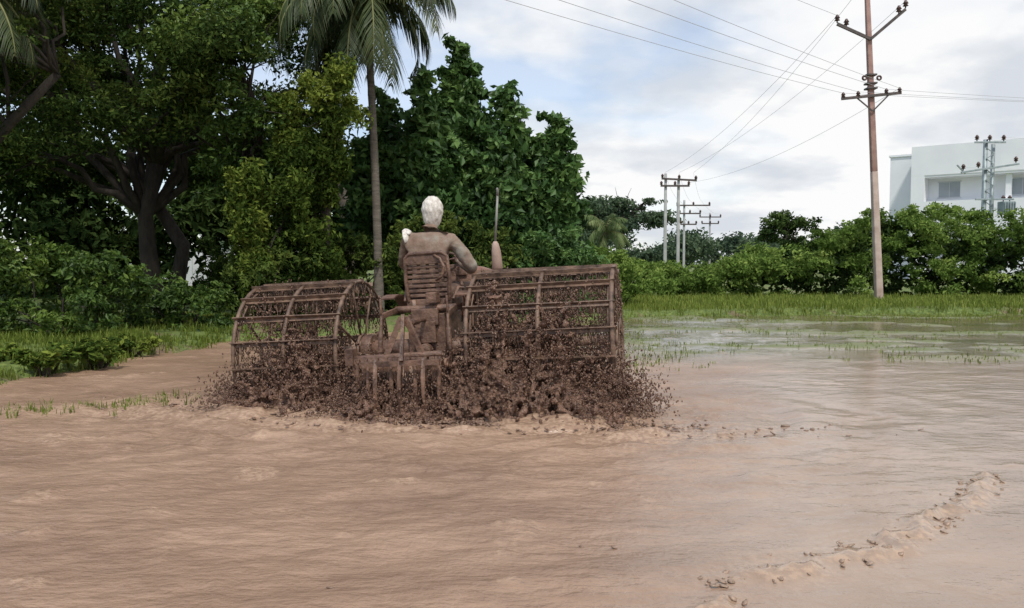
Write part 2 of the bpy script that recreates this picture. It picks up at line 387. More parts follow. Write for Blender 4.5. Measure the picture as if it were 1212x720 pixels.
shrub('shrub',(-11.2,23.5,.1),(.9,.8,2.2),14,.40,.15,1500,L_dark,.4)
shrub('shrub',(-8.6,23.0,.1),(.7,.8,2.2),11,.38,.15,1500,L_dark,.4)
for (x,y) in ((-5.5,9.3),(-5.2,9.9),(-5.6,10.4),(-5.3,11.2),(-6.3,9.6)):
    shrub('weed_plant',(x,y,.05),(.35,.3,.16),9,.12,.09,6500,L_vine,.5,asp=.7,up=1.2)
cl=[]
for i in range(100):
    x=rng.uniform(-26,1.0); y=rng.uniform(25,31)
    if -13.4<x*28/y<-10.6 and rng.random()<.8: z=rng.uniform(4.0,6)
    else: z=rng.uniform(.3,5.0 if x<-3 else 3.6)
    cl.append((x,y,z,1.2,1,1.1,.35+rng.normal()*.15))
crown('background_trees',cl,.34,420,L_bg)
cl=[]
px=[2.5,3.5,5.5,7,8.3,10,11.5,12.6,14,16,18,24,32]; pz=[1.9,1.75,1.5,1.5,1.8,2.3,3.0,3.5,3.5,3.2,3.15,3.2,3.4]
for i in range(520):
    x=2.6+rng.uniform(0,1)**1.25*27; y=26.6+rng.uniform(0,1)**1.5*3.5
    H=np.interp(x*27/y,px,pz)+(fbm(np.array(x*.9),np.array(y*.3),77,3)-.5)*.9
    z=H*(1-rng.uniform(0,1)**1.4*.95)-.28
    if y>28 : z=max(z,H*.6)
    s=rng.uniform(.24,.5); cl.append((x,y,max(z,.12),s,s,s*.75,.45+rng.normal()*.22))
crown('hedge',cl,.15,1500,L_hedge,tw=.34)
cl=[(x,28.4+rng.uniform(-.3,.3),z,.6,.4,.5,.4) for x in np.arange(2.5,30,.7) for z in np.arange(.4,np.interp(x,px,pz)-.8,.55)]
crown('hedge_inner_branches',cl,.26,330,L_bg)
cl=rand_clumps(26,(8.3,62,5.0),(4.0,3,1.6),1.1,.4,flat=.5)
tree('distant_spreading_tree',(8.3,62,0),[(8.3,62,0),(8.2,62,1.5),(8.4,62,3.2),(8.6,62,4.4)],.3,cl,.34,520,L_far,limbs=10)
cl=rand_clumps(16,(17.0,50,3.2),(1.9,1.6,1.2),.65,.4,flat=.7)
tree('distant_tree',(17.0,50,0),[(17.0,50,0),(17,50,1),(17,50,2.2),(17.1,50,3)],.2,cl,.26,800,L_bg,limbs=8)
cl=[]
for i in range(140):
    x=rng.uniform(-30,75); y=rng.uniform(72,90); cl.append((x,y,rng.uniform(.5,3.4)+1.5*float(vn(np.array(x*.16),np.array(.5),4)),1.9,1.5,1.2,.3+rng.normal()*.12))
crown('distant_tree_line',cl,.5,170,L_far)
def palm(name,base,top,nf,fl,mtl=L_palm,r0=.16):
    e=empty(name,base); b0=Vector(base); t=Vector(top)-b0; mb=MB(); pts=[];rad=[]
    n=46
    for i in range(n+1):
        s=i/n; p=Vector((t.x*s**1.4,t.y*s,t.z*s)); pts.append(p); rad.append(r0*(1.35-.35*min(1,s*6)-.28*s)*(1+.05*(i%2)))
    mb.tube(pts,rad,12); mb.obj('trunk',M_palmbark,e)
    V=[];Fc=[];va=[]; rb=MB()
    for k in range(nf):
        az=k*2.399+rng.uniform(-.2,.2); el=math.radians(rng.uniform(-50,75)) if k>4 else math.radians(80)
        L=fl*rng.uniform(.85,1.1); d=Vector((math.cos(az),math.sin(az),0)); pos=t.copy(); ang=el; m=22; path=[pos.copy()]
        for i in range(m):
            ang-=math.radians(3.2+2.4*i/m*1.6)*(1 if el>-0.3 else .6); pos=pos+(d*math.cos(ang)+Vector((0,0,math.sin(ang))))*(L/m); path.append(pos.copy())
        rb.tube(path,[.035*(1-.85*i/m) for i in range(m+1)],5)
        side=Vector((-d.y,d.x,0)); tone=.5+rng.normal()*.2-(.15 if el<-.2 else 0)
        for i in range(2,m):
            for q in(0,.33,.66):
                if rng.random()<.12: continue
                p=path[i].lerp(path[i+1],q); tg=(path[i+1]-path[i]).normalized(); s=(i+q)/m
                ll=fl*.30*math.sin(math.pi*min(1,.12+s*.86))**.6*rng.uniform(.75,1.1)
                for sg in(-1,1):
                    dirn=(side*sg*.8+tg*.55+Vector((0,0,-.55-rng.uniform(0,.6)))).normalized()
                    w=tg*.027*fl/3; o=len(V); mid=p+dirn*ll*.5+Vector((0,0,.03)); tip=p+dirn*ll+Vector((0,0,-.15*ll))
                    V+= [p-w*.6,p+w*.6,mid+w,mid-w,tip+w*.15,tip-w*.15]; Fc+=[(o,o+1,o+2,o+3),(o+3,o+2,o+4,o+5)]; tt=min(1,max(0,tone+rng.normal()*.12)); va+=[tt,tt]
    rb.obj('frond_stalks',noisy('frond_stalk',(.12,.13,.04),(.2,.2,.07),5,bs=0),e)
    np_obj('fronds',[tuple(x) for x in V],Fc,mtl,e,fattr=va)
    cb=MB()
    for k in range(9):
        a=rng.uniform(0,6.28); c=t+Vector((math.cos(a)*.24,math.sin(a)*.24,-.28-rng.uniform(0,.22)))
        cb.tube([c+Vector((0,0,z)) for z in(-.12,-.09,0,.09,.12)],[.02,.08,.105,.08,.02],8)
    cb.obj('coconuts',noisy('coconut_husk',(.10,.11,.03),(.2,.17,.06),6,bs=0),e)
palm('coconut_palm',(-2.85,17.2,0),(-3.2,17.9,7.3),38,2.7,r0=.095)
palm('coconut_palm',(-5.0,25,0),(-5.9,25,9.6),26,3.1)
palm('coconut_palm',(-10.2,12.6,0),(-8.1,12.0,5.6),22,1.8)
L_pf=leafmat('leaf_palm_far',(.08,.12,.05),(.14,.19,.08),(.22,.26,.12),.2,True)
palm('distant_palm',(6.0,52,0),(6.0,52,3.3),22,2.2,L_pf,.18)
# ---------------------------------------------------------------- grass
def blades(name,P,h,w,mtl,nper=7,spread=.05,tone=.5,parent=None):
    n=len(P)*nper; B=np.repeat(P,nper,0)+np.c_[rng.normal(size=(n,2))*spread,np.zeros(n)]
    hh=h*rng.uniform(.5,1.3,n)*np.repeat(rng.uniform(.6,1.3,len(P)),nper); az=rng.uniform(0,6.28,n); ln=rng.uniform(.05,.6,n)
    D=np.c_[np.cos(az),np.sin(az),np.zeros(n)]; U=np.array([0,0,1.]); sd=np.c_[-np.sin(az),np.cos(az),np.zeros(n)]
    ww=(w*rng.uniform(.6,1.3,n))[:,None]; H=hh[:,None]; l=ln[:,None]
    m=B+U*H*.6+D*H*l*.3; t=B+U*H*(1-.25*l)+D*H*l
    V=np.stack([B-sd*ww*.5,B+sd*ww*.5,m+sd*ww*.4,m-sd*ww*.4,t+sd*ww*.06,t-sd*ww*.06],1).reshape(-1,3)
    i=np.arange(n)*6; F=np.concatenate([np.c_[i,i+1,i+2,i+3],np.c_[i+3,i+2,i+4,i+5]])
    v=np.clip(np.repeat(tone+rng.normal(size=len(P))*.18,nper)+rng.normal(size=n)*.12,0,1)
    return np_obj(name,V,F,mtl,parent,fattr=np.r_[v,v])
def scatter(n,x0,x1,y0,y1,fn):
    x=rng.uniform(x0,x1,n);y=rng.uniform(y0,y1,n);k=fn(x,y)>rng.uniform(0,1,n); x,y=x[k],y[k]
    return x,y
x,y=scatter(9000,1.0,26,18.5,27,lambda x,y:(field_f(x,y)<.1)*1.0); 
blades('bank_grass',np.c_[x,y,ground_h(x,y)-.01],.17,.02,L_grass,6,.09,.55)
x,y=scatter(9000,-9,-3.5,7.5,17,lambda x,y:(field_f(x,y)<.05)*ss(.3,.55,fbm(x*1.5,y*1.5,91)))
blades('bank_grass',np.c_[x,y,ground_h(x,y)-.01],.12,.014,L_grass,6,.05,.35)
x,y=scatter(15000,.8,20,9.3,20.6,lambda x,y:(ss(.54,.70,fbm(x*.55,y*1.2,61,4))*.45+ss(.66,.74,fbm(x*1.7,y*2.4,66))*.3+ss(3.0,1.4,x)*.5+ss(17.5,19.5,y)*.6)*ss(9.2,11,y))
blades('paddy_weeds',np.c_[x,y,x*0-.005],.055,.013,L_grass,5,.07,.5)
x,y=scatter(1800,-6,-2.5,6.2,8.4,lambda x,y:np.exp(-(pdist(x,y,BP)/.22)**2)*ss(.4,.6,fbm(x*3,y*3,95)))
blades('bund_grass',np.c_[x,y,x*0+.01],.07,.008,L_grass,7,.03,.45)
# ---------------------------------------------------------------- mud blobs
t_=(1+5**.5)/2
ICO=np.array([(-1,t_,0),(1,t_,0),(-1,-t_,0),(1,-t_,0),(0,-1,t_),(0,1,t_),(0,-1,-t_),(0,1,-t_),(t_,0,-1),(t_,0,1),(-t_,0,-1),(-t_,0,1)])/math.hypot(1,t_)
ICF=np.array([(0,11,5),(0,5,1),(0,1,7),(0,7,10),(0,10,11),(1,5,9),(5,11,4),(11,10,2),(10,7,6),(7,1,8),(3,9,4),(3,4,2),(3,2,6),(3,6,8),(3,8,9),(4,9,5),(2,4,11),(6,2,10),(8,6,7),(9,8,1)])
tmud=bpy.data.textures.new('mud_rough','CLOUDS'); tmud.noise_scale=.045; tmud.noise_depth=3
def blobs(name,P,s,mtl,stretch=(1,1,1),jit=.35,parent=None,vox=0):
    n=len(P); sc=np.asarray(s)[:,None,None]*(np.asarray(stretch)*rng.uniform(.6,1.5,(n,1,3)))
    V=ICO[None]*(1+rng.uniform(-jit,jit,(n,12,1)))*sc
    a=rng.uniform(-.6,.6,n); c,s_=np.cos(a)[:,None],np.sin(a)[:,None]
    V=np.stack([V[...,0]*c-V[...,2]*s_,V[...,1],V[...,0]*s_+V[...,2]*c],-1)+P[:,None,:]
    F=(ICF[None]+12*np.arange(n)[:,None,None]).reshape(-1,3)
    o=np_obj(name,V.reshape(-1,3),F,mtl,parent,smooth=True)
    if vox:
        r=o.modifiers.new('fuse','REMESH'); r.mode='VOXEL'; r.voxel_size=vox; r.use_smooth_shade=True
        d=o.modifiers.new('rough','DISPLACE'); d.texture=tmud; d.texture_coords='LOCAL'; d.strength=.045; d.mid_level=.52
    return o
RC=.67; ZC=.50
def w3(P):
    wx,wy=loc2w(P[:,0],P[:,1]); return np.c_[wx,wy,P[:,2]]
def curtain(x0,x1,n,top):
    u=rng.uniform(x0,x1,n); th=rng.uniform(0,6.283,n); rr=RC*np.sqrt(rng.uniform(.3,1.02,n))
    yy=rr*np.cos(th); zz=ZC+rr*np.sin(th)*.97; st=fbm(u*9,yy*1.5+zz*.8,3,2)
    k=(rng.uniform(0,1,n)<ss(1.3,.25,zz)*.7+top)&(st>.42)&(zz>0)
    return np.c_[u,yy,zz][k],rng.uniform(.003,.0085,k.sum())
def heap(x0,x1,n,hs,hb,yc=-.35,sy=.25):
    """fingers and sheets of thrown mud, fused into one wet surface; returns points, radii, free drops"""
    P=[];R=[];D=[]
    xm=(x0+x1)/2; xw=(x1-x0)*.5
    def prof(u,y,w=1.15): return max(0,1-abs((u-xm)/(xw*w))**2.2)*(.35+.9*float(fbm(np.array(u*4.2),np.array(y*2.),8,2)))*math.exp(-((y-yc)/.40)**2)
    for i in range(hb):   # lumpy core
        u=rng.uniform(x0-.1,x1+.1); y=yc+rng.normal()*sy; pr=prof(u,y)
        P.append((u,y,rng.uniform(0,.62)**1.1*hs*pr)); R.append(rng.uniform(.010,.030))
    for i in range(n):
        u=rng.uniform(x0-.10,x1+.10); y=yc+rng.normal()*sy*.9; pr=prof(u,y)
        h=hs*pr*rng.uniform(.35,1.2); vx=rng.normal()*.12+(u-xm)*.18; vy=rng.uniform(-.22,.15); r0=rng.uniform(.010,.024); k=int(6+h/.013)
        sx=rng.uniform(0,.05)  # fan width: fingers spread into thin sheets
        for j in range(k):
            t=j/k; r=r0*(1-.66*t)*rng.uniform(.5,1.4)
            P.append((u+vx*t+rng.normal()*(.006+sx*t),y+vy*t+rng.normal()*.007,h*(1-(1-t)**2)+r*.3)); R.append(r)
        for j in range(int(rng.uniform(10,32))):
            t=rng.uniform(.5,1.5); D.append((u+vx*t+rng.normal()*.055,y+vy*t+rng.normal()*.06,max(.01,h*(1-(1-min(t,1.2))**2)*rng.uniform(.6,1.15)+abs(rng.normal())*.05)))
    return np.array(P),np.array(R),np.array(D)
sp=empty('mud_splash')
for (nm,x0,x1,n,hs,hb,nc,yc,top) in (('right',.12,1.74,620,1.15,6500,21000,-.48,.36),('left',-1.70,-.50,380,.84,3600,8500,-.44,.22),('centre',-.5,.2,130,.36,800,0,-.75,0)):
    P,R,D=heap(x0,x1,n,hs,hb,yc,.22); blobs('thrown_mud_'+nm,w3(P),R,M_splash,(1,1,1.2),.4,sp,vox=.0125)
    Q=[D];RR=[rng.uniform(.0025,.0085,len(D))]
    if nc: c,r=curtain(max(x0,.5) if x0>0 else x0,min(x1,1.74) if x1>0 else -.7,nc,top); Q.append(c);RR.append(r)
    Q=np.concatenate(Q);RR=np.concatenate(RR); blobs('droplets_'+nm,w3(Q),RR,M_splash,(1,1,1.6),parent=sp)
n=420; i=rng.integers(0,len(RP)-1,n); t=rng.uniform(0,1,n)[:,None]; Pq=RP[i]*(1-t)+RP[i+1]*t+rng.normal(size=(n,2))*.05
kk=brkf(Pq[:,0],Pq[:,1])>.4; Pq=Pq[kk]; n=len(Pq)
blobs('mud_scum',np.c_[Pq,np.full(n,.006)],rng.uniform(.003,.012,n),M_foam,(1.8,1.5,.5))
x,y=scatter(900,-4,5,3,9.5,lambda x,y:ss(.62,.75,fbm(x*1.3,y*1.3,71))*.3+.01); P2=np.c_[x,y,x*0+.002]; s2=rng.uniform(.003,.010,len(x))
n=2000; lx=rng.normal(.15,1.15,n); ly=-.96+rng.normal(size=n)*.18; wx,wy=loc2w(lx,ly); P3=np.c_[wx,wy,np.full(n,.012)]; s3=rng.uniform(.004,.016,n)
blobs('mud_clods',np.concatenate([P2,P3]),np.concatenate([s2,s3]),M_clod,(1.7,1.3,.5))
# ---------------------------------------------------------------- tractor
TR=empty('tractor',(TO[0],TO[1],0)); TR.rotation_euler=Euler((0,math.radians(-3.4),-A),'XYZ')
def cage(sgn,name,xa,xb):
    x0,x1=xa*sgn,xb*sgn; m=MB()
    st=[x0,x0+(x1-x0)*.5,x1]
    for x in st: m.ring((x,0,ZC),RC,.017,'x',44,6,1.2)
    for x in (x0+.03*sgn,x1-.03*sgn): m.ring((x,0,ZC),RC-.035,.009,'x',44,5)
    for k in range(18):
        a=2*math.pi*k/18+.1; d=Vector((0,math.cos(a),math.sin(a))); o=Vector((0,0,ZC))
        j=lambda:random.uniform(-.014,.014)
        m.beam(o+d*(RC+.012+j())+Vector((x0-.03*sgn,0,0)),o+d*(RC+.012+j())+Vector((x1+.03*sgn,0,0)),.009,.04,up=d)
        tn=Vector((0,-math.sin(a),math.cos(a)))
        m.beam(o+d*(RC-.010)+tn*.018+Vector((x0,0,0)),o+d*(RC-.010)+tn*.018+Vector((x1,0,0)),.034,.007,up=d)
    for x in st:
        m.ring((x,0,ZC),.15,.016,'x',20,5)
        nsp=8 if x==x0 else 6
        for k in range(nsp):
            a=2*math.pi*k/nsp+.3; d=Vector((0,math.cos(a),math.sin(a)))
            m.cyl(Vector((x,0,ZC))+d*.14,Vector((x,0,ZC))+d*RC,.012,6)
    for k in range(2200): # clinging strings of wet mud and straw
        a=random.choice([2*math.pi*q/18+.1 for q in range(18)]) if k%3 else random.uniform(0,6.28); x=random.uniform(min(x0,x1),max(x0,x1)) if k%3 else random.choice(st); d=Vector((0,math.cos(a),math.sin(a)))
        p=Vector((x,0,ZC))+d*(RC-.01); L=random.uniform(.02,.20); q=random.uniform(.002,.007)
        if p.z-L<0: continue
        m.tube([p,p+Vector((random.uniform(-.02,.02),random.uniform(-.02,.02),-L*.5)),p+Vector((random.uniform(-.04,.04),random.uniform(-.03,.03),-L))],[q*1.6,q,q*.4],4)
    m.cyl((.3*sgn,0,ZC),(x1,0,ZC),.045,12)
    m.obj(name,M_cage,TR)
cage(-1,'cage_wheel_left',.70,1.70); cage(1,'cage_wheel_right',.50,1.76)
m=MB()
m.box((0,.15,.62),(.36,.62,.42)); m.box((0,.72,.58),(.28,.62,.34)); m.box((0,1.45,.66),(.34,.95,.40))
m.cyl((-.68,0,ZC),(.48,0,ZC),.09,16); m.cyl((-.68,0,ZC),(-.58,0,ZC),.15,16); m.cyl((.38,0,ZC),(.48,0,ZC),.15,16)
m.cyl((0,-.28,.50),(0,-.12,.50),.06,14); m.box((0,-.12,.80),(.26,.16,.16)); m.cyl((-.30,-.14,.88),(.30,-.14,.88),.035,10)
m.box((0,-.18,.66),(.20,.06,.20)); m.box((.08,-.16,.98),(.10,.14,.10)); m.box((-.07,-.20,.56),(.05,.08,.14))
for s in(-1,1): m.box((s*.31,.72,.50),(.26,.42,.02)); m.cyl((s*.12,.5,.5),(s*.42,.55,.49),.02,8)
m.obj('transmission_and_chassis',M_mudcoat,TR,.012)
m=MB()
for s in(-1,1):
    m.beam((s*.28,-.14,.88),(s*.31,-.50,.84),.03,.05); m.cyl((s*.31,-.50,.84),(s*.33,-.56,.40),.014,8); m.cyl((s*.315,-.515,.72),(s*.325,-.545,.52),.024,8)
    m.beam((s*.22,-.02,.42),(s*.36,-.80,.44),.025,.06); m.ring((s*.36,-.82,.44),.03,.014,'x',14,5)
    m.cyl((s*.31,-.50,.86),(s*.31,-.50,1.0),.012,6)
m.cyl((0,-.20,.78),(0,-.78,.78),.02,8); m.cyl((0,-.4,.78),(0,-.6,.78),.03,8)
m.obj('three_point_linkage',M_mudcoat,TR,.004)
m=MB()
m.cyl((-.50,-.84,.50),(.34,-.84,.52),.028,10); m.beam((-.36,-.95,.46),(.34,-.95,.46),.04,.045)
m.beam((-.16,-.84,.52),(-.02,-.80,.84),.03,.05); m.beam((.16,-.84,.52),(.02,-.80,.84),.03,.05); m.beam((0,-.80,.86),(.02,-.98,.48),.03,.04)
m.box((-.48,-.84,.52),(.07,.12,.14))
for k in range(7):
    x=-.32+.105*k; y=-.84-.11*(k%2); L=random.uniform(-.03,.02)
    m.tube([(x,y,.50),(x,y-.05,.34),(x,y-.07,.20),(x,y-.02,.05+L),(x,y+.06,-.04)],[.018,.020,.018,.016,.012],6,sq=.6,jit=.5)
    m.box((x,y-.02,.05),(.05,.02,.14),(.4,0,0))
for k in range(150):
    x=random.uniform(-.45,.34); L=random.uniform(.05,.30); m.tube([(x,-.86,.50),(x+random.uniform(-.02,.02),-.87,.50-L*.5),(x+random.uniform(-.03,.03),-.87,.50-L)],[.010,.006,.002],5)
m.obj('tine_cultivator_frame',M_mudcoat,TR,.003)
m=MB()
SB=-.02
for i in range(9):
    z=1.00+.045*i; m.box((.0,SB-.015*(i/8),z),(.37+.03*math.sin(i/8*3.14),.018,.030))
m.tube([(-.20,SB,.94),(-.215,SB-.01,1.15),(-.205,SB-.02,1.36),(-.16,SB-.03,1.40),(.16,SB-.03,1.40),(.205,SB-.02,1.36),(.215,SB-.01,1.15),(.20,SB,.94)],.02,8)
m.box((0,SB-.02,1.345),(.40,.03,.10))
for x in(-.09,.0,.09): m.box((x,SB+.016,1.18),(.035,.012,.38))
m.box((0,.20,.93),(.44,.46,.07)); m.box((0,.18,.86),(.16,.30,.10)); m.tube([(-.24,-.02,.95),(-.26,.1,1.06),(-.26,.3,1.05)],.016,6); m.tube([(.24,-.02,.95),(.26,.1,1.06),(.26,.3,1.05)],.016,6)
m.tube([(.08,-.05,1.38),(.15,-.09,1.34),(.19,-.10,1.26),(.16,-.09,1.17),(.09,-.06,1.14)],.016,6)
for s in(-1,1): m.beam((s*.15,-.03,.96),(s*.11,-.12,.80),.04,.03)
m.obj('driver_seat',M_mudcoat,TR,.006)
m=MB()
for s in(-1,1): # narrow mud guards over the axle ends
    prev=None; n=8
    for i in range(n+1):
        a=math.radians(40+70*i/n); p=(.52*math.cos(a),ZC+.52*math.sin(a))
        if prev: m.beam((s*.36,prev[0],prev[1]),(s*.36,p[0],p[1]),.13,.012,up=(0,p[0],p[1]-ZC))
        prev=p
m.obj('mud_guards',M_mudcoat,TR)
m=MB()
secs=[]
for y,w,zt,zb in((.98,.46,1.25,.82),(1.02,.50,1.27,.80),(1.5,.50,1.25,.80),(1.95,.48,1.22,.80),(2.05,.43,1.18,.80)):
    r=.07; ring=[(-w/2,zb),(-w/2,zt-r),(-w/2+.02,zt-.025),(-w/2+r,zt),(w/2-r,zt),(w/2-.02,zt-.025),(w/2,zt-r),(w/2,zb)]
    secs.append([(a+.03,y,c_) for a,c_ in ring])
vs=[p for s in secs for p in s]; fs=[]
for i in range(4):
    for k in range(8): fs.append((i*8+k,i*8+(k+1)%8,(i+1)*8+(k+1)%8,(i+1)*8+k))
fs+= [tuple(range(7,-1,-1)),tuple(32+k for k in range(8))]
m.add(vs,fs)
for k in range(6): m.box((.283,1.2+.1*k,1.02),(.008,.06,.14)); m.box((-.223,1.2+.1*k,1.02),(.008,.06,.14))
m.obj('hood',M_hood,TR,.006)
m=MB(); m.box((0,.93,1.12),(.40,.07,.34),(-.15,0,0)); m.box((-.10,.885,1.22),(.12,.02,.10),(-.15,0,0)); m.box((.10,.885,1.22),(.12,.02,.10),(-.15,0,0)); m.obj('dashboard',M_mudcoat,TR,.01)
m=MB(); m.cyl((-.08,.92,1.10),(-.08,.80,1.30),.02,8)
cw=Vector((-.09,.79,1.32)); ex=Vector((1,0,0)); ey=Vector((0,.85,.53)).normalized()
m.tube([cw+ex*.19*math.cos(t)+ey*.19*math.sin(t) for t in np.linspace(0,2*math.pi,33)],.013,7)
for k in range(3):
    t=k*2.094+.5; m.cyl(cw,cw+ex*.19*math.cos(t)+ey*.19*math.sin(t),.008,6)
m.obj('steering_wheel',M_tyre,TR)
EX=.36
m=MB(); m.cyl((EX-.1,1.5,1.1),(EX,1.5,1.24),.025,8); m.tube([(EX,1.5,1.20),(EX,1.5,1.23),(EX-.005,1.5,1.42),(EX-.01,1.5,1.50),(EX-.01,1.5,1.53)],[.045,.062,.052,.038,.02],14)
m.obj('exhaust_muffler',M_pipe,TR)
m=MB(); m.cyl((EX-.01,1.5,1.51),(EX+.05,1.5,2.06),.013,8); m.tube([(EX+.05,1.5,2.04),(EX+.053,1.49,2.09),(EX+.055,1.47,2.12)],[.015,.015,.013],8)
m.obj('exhaust_stack',M_pipe2,TR)
m=MB(); m.beam((-.55,1.9,.42),(.55,1.9,.42),.07,.08); m.box((0,1.9,.52),(.2,.3,.16)); m.box((0,2.12,.62),(.36,.10,.20))
for s in(-1,1): m.cyl((s*.52,1.9,.34),(s*.66,1.9,.34),.05,10); m.tube([(s*.3,1.85,.44),(s*.2,1.2,.6),(s*.1,1.0,.8)],.014,6)
m.obj('front_axle',M_mudcoat,TR,.006)
m=MB()
for s in(-1,1):
    x=s*.66; m.ring((x,1.9,.30),.255,.085,'x',30,10,.95)
    m.cyl((x-.03,1.9,.30),(x+.03,1.9,.30),.19,18)
    for k in range(18):
        a=2*math.pi*k/18; m.box((x,1.9+.335*math.cos(a),.30+.335*math.sin(a)),(.13,.02,.03),(a-math.pi/2,0,0))
m.obj('front_wheels',M_tyre,TR)
m=MB()
for (x,y,z0,z1) in((.16,.55,.7,1.0),(-.16,.5,.7,1.02),(.25,.35,.75,1.08)):
    m.tube([(x,y,z0),(x+.02,y-.02,(z0+z1)/2),(x,y-.06,z1)],.009,6); m.tube([(x,y-.06,z1-.02),(x,y-.06,z1),(x,y-.06,z1+.03)],[.015,.02,.008],8)
m.obj('levers',M_mudcoat,TR)
# ---------------------------------------------------------------- driver
DR=empty('tractor_driver',(TO[0]-.13,TO[1],0)); DR.rotation_euler=(0,0,-A)
def skinned(name,joints,edges,mtl,root=0,sub=2,parent=DR):
    me=bpy.data.meshes.new(name); me.from_pydata([j[0] for j in joints],edges,[]); me.materials.append(mtl)
    o=link(bpy.data.objects.new(name,me),parent); o.modifiers.new('skin','SKIN')
    sv=me.skin_vertices[0].data if me.skin_vertices else None
    if sv is None:
        bpy.context.view_layer.objects.active=o; bpy.ops.mesh.customdata_skin_add(); sv=me.skin_vertices[0].data
    for i,j in enumerate(joints): sv[i].radius=(j[1],j[2] if len(j)>2 else j[1]); sv[i].use_root=(i==root)
    md=o.modifiers.new('sub','SUBSURF'); md.levels=sub; md.render_levels=sub
    for md in o.modifiers:
        if md.type=='SKIN': md.use_smooth_shade=True
    return o
J=[((0,.22,1.02),.170,.135),((0,.20,1.16),.160,.12),((0,.22,1.32),.176,.12),((0,.26,1.47),.192,.125),((0,.29,1.57),.145,.10),((0,.31,1.64),.07,.07),((.005,.33,1.70),.06,.06),
   ((-.22,.28,1.53),.090,.082),((-.28,.33,1.38),.070,.064),((-.31,.40,1.27),.057,.052),((-.22,.56,1.28),.046,.043),((-.17,.66,1.33),.033,.03),
   ((.22,.28,1.52),.094,.086),((.34,.31,1.38),.078,.072),((.42,.36,1.25),.064,.059),((.29,.54,1.27),.047,.044),((.18,.66,1.33),.033,.03)]
E=[(0,1),(1,2),(2,3),(3,4),(4,5),(5,6),(3,7),(7,8),(8,9),(9,10),(10,11),(3,12),(12,13),(13,14),(14,15),(15,16)]
o=skinned('upper_body',J,E,M_shirt,sub=3)
tx=bpy.data.textures.new('shirt_folds','CLOUDS'); tx.noise_scale=.09; dm=o.modifiers.new('folds','DISPLACE'); dm.texture=tx; dm.strength=.030
J=[((0,.22,1.01),.16,.13),((-.11,.28,.99),.10,.095),((-.17,.48,1.04),.085,.08),((-.22,.66,1.06),.068,.066),((-.24,.72,.86),.055,.055),((-.24,.74,.64),.042,.042),((-.24,.78,.56),.042,.035),((-.245,.92,.54),.035,.025),
   ((.11,.28,.99),.10,.095),((.25,.48,1.04),.092,.086),((.40,.66,1.06),.074,.070),((.39,.72,.86),.055,.055),((.37,.74,.64),.042,.042),((.36,.78,.56),.042,.035),((.365,.92,.54),.035,.025)]
E=[(0,1),(1,2),(2,3),(3,4),(4,5),(5,6),(6,7),(0,8),(8,9),(9,10),(10,11),(11,12),(12,13),(13,14)]
skinned('legs',J,E,M_trouser)
for s,nm in((-1,'hand_left'),(1,'hand_right')):
    m=MB(); w=Vector((s*.17,.665,1.335)); g=Vector((s*.155,.735,1.375))
    m.tube([w-(g-w)*.3,w,w.lerp(g,.5),g],[.026,.03,.040,.036],10,sq=.55)
    for k in range(4):
        o=Vector((s*(.030-.02*k),0,0)); L=[.9,1.05,1,.8][k]
        p0=g+o; m.tube([p0,p0+Vector((0,.035*L,.006)),p0+Vector((0,.05*L,-.022)),p0+Vector((0,.032*L,-.048)),p0+Vector((0,.012,-.052))],[.0105,.010,.0095,.0085,.006],7)
    t0=w.lerp(g,.35)+Vector((-s*.03,0,0)); m.tube([t0,t0+Vector((-s*.022,.022,-.006)),t0+Vector((-s*.03,.05,-.02)),t0+Vector((-s*.022,.068,-.035))],[.014,.013,.011,.007],7)
    m.obj(nm,M_skin,DR)
def ball(fn,name,mtl,parent,sub=4,keep=None):
    bm=bmesh.new(); bmesh.ops.create_icosphere(bm,subdivisions=sub,radius=1)
    if keep: bmesh.ops.delete(bm,geom=[v for v in bm.verts if not keep(v.co)],context='VERTS')
    for v in bm.verts: v.co=fn(v.co.copy())
    for f in bm.faces: f.smooth=True
    me=bpy.data.meshes.new(name); bm.to_mesh(me); bm.free(); me.materials.append(mtl); return link(bpy.data.objects.new(name,me),parent)
HC=Vector((.01,.345,1.825))
def headf(c):
    x,y,z=c; q=Vector((x*.076,y*.096,z*.120)); 
    if z<-.2: q.x*=1-.28*(-z-.2); q.y*=1-.1*(-z-.2) 
    if y>.55:
        nx=math.exp(-(x/.16)**2); nz=math.exp(-((z+.12)/.20)**2); q.y+=.026*nx*nz
        for sx in(-.38,.38): q.y-=.010*math.exp(-((x-sx)/.16)**2-((z-.08)/.12)**2)
        q.y+=.007*math.exp(-(x/.28)**2-((z+.48)/.07)**2); q.y+=.008*math.exp(-(x/.3)**2-((z+.85)/.15)**2); q.y+=.005*math.exp(-((z-.26)/.08)**2)
    return q+HC
ball(headf,'head',M_skin,DR)
for s in(-1,1):
    ball(lambda c,s=s:HC+Vector((s*.027+c.x*.011,.085+c.y*.008,.009+c.z*.008)),'eye',M_cloth,DR,2)
    ball(lambda c,s=s:HC+Vector((s*.078+c.x*.008,-.002+c.y*.018,-.012+c.z*.03)),'ear',M_skin,DR,2)
ball(lambda c:HC+Vector((c.x*.022,.090+c.y*.008,-.055+c.z*.006)),'mouth',noisy('lips',(.12,.05,.04),(.16,.07,.05),8),DR,2)
def clothf(c):
    x,y,z=c; k=1+.014*math.sin(z*11+x*4+y*3)+.012*math.sin(x*17+z*7)+.010*math.sin(y*13-z*7)+.008*math.sin(x*31+z*23)
    q=Vector((x*.106,y*.120,z*.134))*k
    if z<-.15: q.x*=1-.02*(-z-.15); q.z-=.09*max(0,-z-.30)
    return q+HC+Vector((0,-.008,.008))
o=ball(clothf,'head_cloth',M_cloth,DR,5,keep=lambda c:not(c.y>.30 and c.z<.42) and c.z>-.93)
sd=o.modifiers.new('s','SOLIDIFY'); sd.thickness=.008
m=MB()
